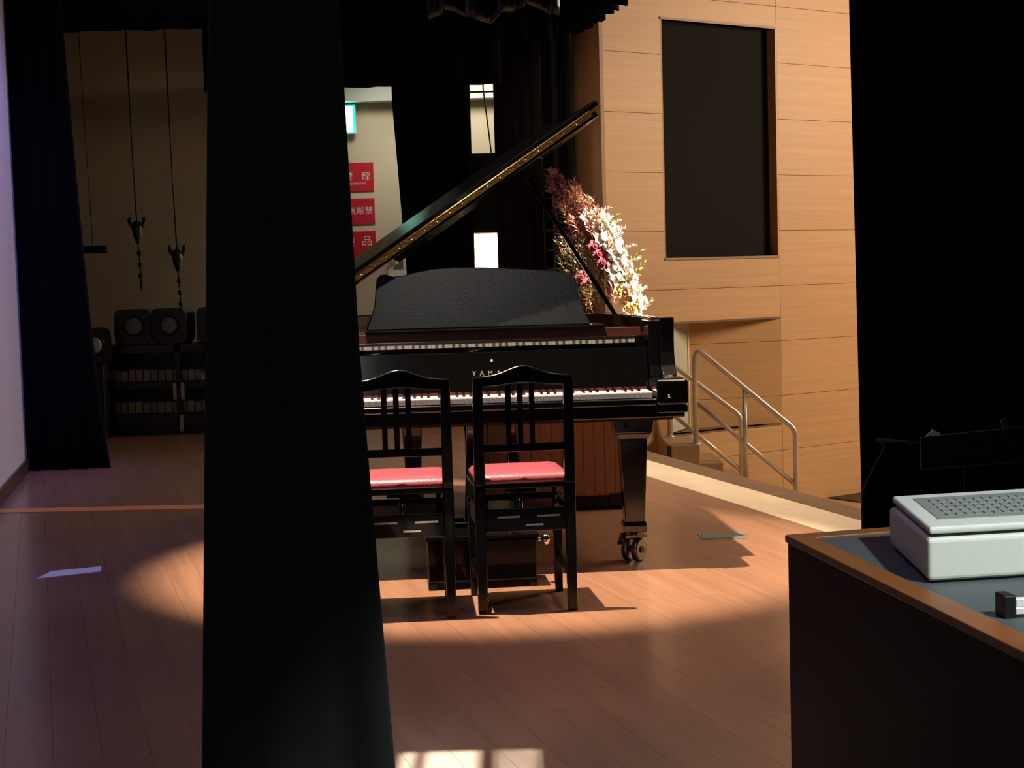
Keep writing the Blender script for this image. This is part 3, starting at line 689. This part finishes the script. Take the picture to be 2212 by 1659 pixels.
# beams under the case
MB().box(-.66, .66, .55, .67, .60, .66).build('cross_beam', M['plinth'], P)
MB().bar((-.5, .6, .63), (-.35, 2.1, .63), .09, .07).build('beam', M['plinth'], P)
MB().bar((.5, .6, .63), (-.25, 2.0, .63), .09, .07).build('beam', M['plinth'], P)
MB().prism(case_outline(.03), .66, .672).build('underside', M['plinth'], P)
def leg(x, y, zt=.60):
    L_ = MB()
    L_.frustum((x, y, .155), (.040, .040), (x, y, .50), (.055, .055))
    L_.frustum((x, y, .50), (.058, .058), (x, y, .525), (.072, .066)).frustum((x, y, .525), (.074, .068), (x, y, zt), (.082, .072))
    lg = L_.build('leg', BG, P, .004)
    MB().frustum((x, y, .118), (.045, .045), (x, y, .150), (.048, .048)).frustum((x, y, .150), (.048, .048), (x, y, .166), (.040, .040)).build('leg_foot', BG, lg, .004)
    MB().cyl((x, y, .085), (x, y, .118), .018, 12).build('caster_stem', M['brass_old'], lg)
    MB().bar((x-.045, y-.01, .101), (x+.045, y+.006, .101), .06, .010).bar((x-.062, y-.01, .07), (x-.048, y-.03, .115), .022, .012).build('caster_fork', M['brass_old'], lg)
    dx = Vector((.80, -.6, 0)).normalized()
    for s in (-1, 1):
        c = Vector((x-.004, y-.008, .047)) + dx*.023*s
        MB().tube([c-dx*.014, c-dx*.011, c+dx*.011, c+dx*.014], [.041, .047, .047, .041], 28).build('caster_wheel', M['brass_old'], lg)
        MB().tube([c-dx*.018, c+dx*.018], .014, 12).build('wheel_hub', M['dark_metal'], lg)
leg(.565, .265); leg(-.60, .265); leg(-.33, 2.0, .66)
MB().box(.20, .46, .20, .30, .575, .605).build('under_block', BG, P, .02, 3)
# pedal lyre
for sx in (-.10, .10): MB().frustum((sx, .40, .16), (.022, .022), (sx*.8, .40, .60), (.018, .018)).build('lyre_post', BG, P, .003)
MB().box(-.17, .17, .34, .46, .10, .17).build('lyre_box', BG, P, .006)
for sx in (-.07, 0, .07): MB().box(sx-.014, sx+.014, .20, .36, .062, .070).build('pedal', M['brass'], P, .003)
for sx in (-.05, .05): MB().tube([(sx, .42, .17), (sx*2.2, .9, .62)], .006, 8).build('lyre_brace', M['brass_old'], P)

# ------------------------------------------------------------------ footrest box
t = thing('footrest_box', 'low black box with a crank knob standing under the keyboard between the chairs', 'footrest', (-.133, 5.90, 0), .09)
MB().box(-.205, .205, -.05, .14, .028, .185).build('body', M['chair_black'], t, .006)
MB().box(-.215, .215, -.06, .15, .185, .203).build('top', M['chair_black'], t, .006)
for sx in (-.19, .19): MB().box(sx-.016, sx+.016, -.05, .14, 0, .03).build('foot', M['chair_black'], t, .003)
k_ = MB().tube([(.205, 0, .17), (.235, 0, .17)], .008, 10).build('crank', M['chrome'], t)
MB().tube([(.228, 0, .17), (.236, 0, .17), (.252, 0, .17), (.260, 0, .17)], [.012, .022, .022, .012], 16).build('knob', M['chrome'], k_)

# ------------------------------------------------------------------ piano chairs
def chair():
    t = thing('piano_chair', 'x', 'chair', (0, 0, 0), 0, 'black piano chairs')
    B = M['chair_black']
    for sx in (-1, 1):
        x_ = sx*.157
        MB().frustum((x_, -.165, 0), (.016, .015), (x_, -.165, .45), (.019, .017)).frustum((x_, -.165, .45), (.019, .017), (x_*1.0, -.185, .828), (.0165, .013)).build('leg', B, t, .004)
        MB().frustum((x_, .165, 0), (.0135, .0135), (x_, .165, .37), (.017, .017)).build('leg', B, t, .003)
        MB().box(x_-.011, x_+.011, -.15, .15, .30, .37).build('side_rail', B, t, .003)
        MB().box(x_-.008, x_+.008, -.15, .15, .12, .145).build('stretcher', B, t, .003)
        MB().bar((x_-sx*.01, .05, .18), (x_-sx*.01, -.12, .13), .008, .012).build('brace', M['dark_metal'], t)
    MB().box(-.145, .145, -.172, -.150, .285, .365).build('rear_rail', B, t, .003)
    MB().box(-.145, .145, .150, .172, .300, .365).build('front_rail', B, t, .003)
    MB().box(-.10, -.02, -.18, -.172, .335, .342).box(.04, .12, -.18, -.172, .335, .342).box(.0, .06, -.18, -.172, .305, .312).build('highlight_bar', M['chrome'], t)  # added chrome bars standing in for highlights on the glossy lacquer
    # crest rail with a raised wave
    top = []; bot = []
    for k in range(25):
        u = -1 + k/12.; x_ = u*.176
        top.append((x_, .832 + .032*math.exp(-(u/.42)**2) - .004*abs(u) - (.010 if abs(u) > .97 else 0)))
        bot.append((x_ if abs(u) < .97 else u*.17, .790 + .012*math.exp(-(u/.5)**2)))
    MB().prism(top + bot[::-1], -.194, -.174, 'y').build('crest_rail', B, t, .005, 3)
    MB().box(-.145, .145, -.184, -.168, .565, .592).build('back_rail', B, t, .003)
    for x_ in (-.052, -.011, .030): MB().frustum((x_, -.176, .59), (.009, .005), (x_, -.184, .80), (.010, .005)).build('slat', B, t, .002, 1)
    # cushion and frame
    mb = MB(); N = 10
    prof = [(.0, .452, .0), (.0, .470, .0), (.012, .482, 0), (.03, .487, 0), (.08, .489, 0)]
    ring = []
    hx, hy = .166, .168
    for inset, z, _ in prof:
        pts = []
        for cx, cy, a0 in ((1, 1, 0), (-1, 1, 90), (-1, -1, 180), (1, -1, 270)):
            for j in range(5):
                a = math.radians(a0 + 22.5*j); r_ = .018
                pts.append((cx*(hx-inset-r_) + r_*math.cos(a), .012 + cy*(hy-inset-r_) + r_*math.sin(a), z))
        ring.append(pts)
    vs = [p for r_ in ring for p in r_]; m_ = 20
    fs = [(i*m_+j, i*m_+(j+1) % m_, (i+1)*m_+(j+1) % m_, (i+1)*m_+j) for i in range(len(ring)-1) for j in range(m_)]
    fs += [tuple(range((len(ring)-1)*m_, len(ring)*m_)), tuple(range(m_-1, -1, -1))]
    mb.add(vs, fs, True); mb.build('seat_cushion', M['seat_pink'], t)
    MB().box(-.172, .172, -.148, .186, .430, .452).build('seat_frame', B, t, .006)
    # height adjuster
    MB().box(-.13, .13, -.02, .02, .418, .430).box(-.055, .055, -.04, .04, .404, .418).build('adjuster_plate', M['dark_metal'], t, .004)
    MB().tube([(0, 0, .31), (0, 0, .41)], .011, 12).build('adjuster_screw', M['chrome'], t)
    MB().box(-.14, .14, -.012, .012, .385, .395).build('cross_bar', B, t, .002)
    for sx in (-1, 1): MB().bar((sx*.135, 0, .43), (sx*.12, -.02, .36), .010, .008).bar((sx*.12, 0, .43), (sx*.135, .02, .36), .010, .008).build('scissor_arm', M['dark_metal'], t)
    MB().box(-.14, .14, -.14, .14, .35, .358).build('adjuster_tray', B, t)
    return t
ch = chair(); ch.location = (.0155, 5.585, 0); ch.rotation_euler = (0, 0, math.radians(6.5)); ch['label'] = 'black piano chair with a rose seat, the right one of the pair, fully in view'
ch2 = copy_tree(ch); ch2.location = (-.398, 5.515, 0); ch2.rotation_euler = (0, 0, math.radians(4)); ch2['label'] = 'black piano chair with a rose seat, left one, half hidden by the near curtain'

# ------------------------------------------------------------------ desk in the near right corner
TZ = .76
A_, B_, C_, D_ = (.420, 2.440), (1.50, 2.725), (1.72, .80), (.672, .80)
dk = thing('control_desk', 'dark desk with an orange-brown wooden rim in the near right corner', 'desk', (.42, 2.44, 0))
def dl_(p): return (p[0]-.42, p[1]-2.44)
MB().prism([dl_(p) for p in ((.424, 2.434), (1.495, 2.718), (1.715, .81), (.675, .81))], 0, TZ-.012).build('body', M['desk_dark'], dk)
def rim(a, b, c, d): MB().prism([dl_(p) for p in (a, b, c, d)], TZ-.012, TZ).build('rim', M['desk_trim'], dk, .002)
Ai, Bi, Ci, Di = (.462, 2.412), (1.46, 2.675), (1.68, .84), (.712, .84)
rim(A_, B_, Bi, Ai); rim(B_, C_, Ci, Bi); rim(C_, D_, Di, Ci); rim(D_, A_, Ai, Di)
MB().prism([dl_(p) for p in (Ai, Bi, Ci, Di)], TZ-.012, TZ-.004).build('inlay', M['slate'], dk)
MB().prism([(x-.42, y-2.44) for x, y in ((.60, 1.925), (1.4, 2.03), (1.4, 2.055), (.60, 1.95))], TZ-.004, TZ-.0025).build('inlay_groove', M['black_plastic'], dk)
# white box
wb_ = thing('white_console', 'white plastic console with a grey inset top lying on the desk', 'console', (.541, 2.05, TZ-.004))
def wl_(p): return (p[0]-.541, p[1]-2.05)
q = [(.541, 2.05), (.97, 2.115), (.99, 2.42), (.558, 2.332)]
MB().prism([wl_(p) for p in q], .003, .060).build('body', M['white_plastic'], wb_, .006, 3)
MB().prism([wl_(p) for p in ((.55, 2.06), (.96, 2.122), (.98, 2.41), (.566, 2.326))], 0, .004).build('base', M['black_plastic'], wb_)
MB().prism([wl_(p) for p in ((.549, 2.062), (.964, 2.124), (.984, 2.412), (.566, 2.324))], .060, .064).build('seam', M['black_plastic'], wb_)
lidq = [(.545, 2.058), (.966, 2.12), (.990, 2.43), (.566, 2.345)]
MB().prism([wl_(p) for p in lidq], .064, .074).build('cover', M['white_plastic'], wb_, .004, 3)
pq = [(.574, 2.118), (.95, 2.17), (.965, 2.385), (.588, 2.308)]
MB().prism([wl_(p) for p in pq], .074, .0752).build('inset_panel', M['grey_plastic'], wb_)
def lp(u, v):
    a, b, c_, d_ = [Vector(wl_(p)) for p in pq]; return (a*(1-u)+b*u)*(1-v) + (d_*(1-u)+c_*u)*v
key = MB()
for r_ in range(5):
    for c_ in range(24):
        u, v = .06+.036*c_, .16+.16*r_
        p = lp(u, v); key.box(p.x-.005, p.x+.005, p.y-.007, p.y+.007, .0752, .0768)
tag(key.build('keys', M['grey_plastic'], wb_), kind='stuff')
t = thing('desk_clip', 'small black clip holding a white slip at the right frame edge of the desk', 'clip', (.575, 1.848, TZ-.004), .1)
MB().box(-.003, .012, -.014, .014, 0, .028).build('clip_body', M['black_plastic'], t, .002)
MB().box(.012, .06, -.012, .008, .004, .012).box(.014, .05, -.008, .004, .012, .022).build('slip', M['paper'], t, .001, 1)
# black stand in front of the right curtain
t = thing('music_stand', 'black stand with a tilted rectangular plate in front of the right curtain', 'music stand', (1.045, 3.6, 0))
G = M['dark_metal']
MB().tube([(0, 0, .02), (0, 0, .72)], .010, 12).build('pole', G, t)
MB().tube([(-.006, -.01, .3), (-.006, -.01, .72)], .006, 8).build('inner_pole', G, t)
MB().prism([(-.112, .705), (.26, .722), (.26, .806), (-.112, .778)], -.012, 0, 'y').build('plate', M['black_plastic'], t, .002)
MB().tube([(-.112, -.014, .705), (-.112, -.014, .778), (.26, -.014, .806), (.26, -.014, .722), (-.112, -.014, .705)], .0022, 6).build('plate_frame', M['rubber'], t)
for a in (0, 2.1, 4.2): MB().tube([(0, 0, .2), (.2*math.cos(a), .2*math.sin(a), .008)], .008, 8).build('leg', G, t)
MB().prism([(-.102, .781), (-.085, .796), (-.07, .788), (-.068, .783)], -.02, -.012, 'y').build('tag_and_highlight', M['paper'], t)
MB().prism([(.075, .795), (.07, .815), (.082, .818), (.088, .797)], -.02, -.012, 'y').build('tag_and_highlight', M['rubber'], t)  # grey sliver added in place of a highlight on the stand
MB().tube(fillet([(-.21, 0, .775), (-.189, 0, .762), (-.245, 0, .66), (-.245, 0, .45), (-.245, -.05, .004)], [.01, .03, .05], 6), .003, 8).build('cord', M['rubber'], t)
MB().tube([(-.21, 0, .775), (-.112, -.008, .765)], .004, 8).build('cord_arm', M['rubber'], t)

# added lamp out of view, its slotted shade shaped to throw the white floor patches
t = thing('added_patch_lamp', 'added unseen lamp with a slotted mask casting white patches on the near floor', 'lamp', (.10, 3.10, 2.6))
S0 = Vector((.10, 3.10, 2.58)); zs_ = 2.40
def hole(x0, x1, y0, y1):
    f = (S0.z - zs_)/S0.z; return tuple(v for v in ((S0.x+(x0-S0.x)*f)-.10, (S0.x+(x1-S0.x)*f)-.10, (S0.y+(y0-S0.y)*f)-3.10, (S0.y+(y1-S0.y)*f)-3.10))
hs = [hole(-.297, -.264, 3.2, 3.83), hole(-.238, -.108, 3.2, 3.835), hole(-.072, .035, 3.2, 3.825)]
sh = MB(); z0, z1 = zs_-2.6-.001, zs_-2.6+.001; xa, xb, ya, yb = -.09, .09, -.09, .09
h0, h1 = hs[0][2], hs[1][3]
sh.box(xa, xb, ya, h0, z0, z1).box(xa, xb, h1, yb, z0, z1)
xs = [xa, hs[0][0], hs[0][1], hs[1][0], hs[1][1], hs[2][0], hs[2][1], xb]
for k in (0, 2, 4, 6): sh.box(xs[k], xs[k+1], h0, h1, z0, z1)
for k in range(6):
    xw = (xs[6]-xs[5])/12; sh.box(xs[5]+xw*(2*k+.2), xs[5]+xw*(2*k+1.35), h0, h1, z0, z1)
sh.box(xa, xa+.002, ya, yb, z0, 0).box(xb-.002, xb, ya, yb, z0, 0).box(xa, xb, ya, ya+.002, z0, 0).box(xa, xb, yb-.002, yb, z0, 0)
sh.box(xa, xb, ya, yb, 0, .003)
sh.build('patch_mask', M['black_plastic'], t)
MB().tube([(0, 0, .003), (0, 0, 3.0)], .006, 8).build('cable', M['black_plastic'], t)
l = spot('added_patch_light', S0, (S0.x, S0.y+.2, 0), 3600, (.62, .84, 1), 80, .1, .0015)
l.parent = t; l.matrix_parent_inverse = Matrix.Translation((-.10, -3.10, -2.6))
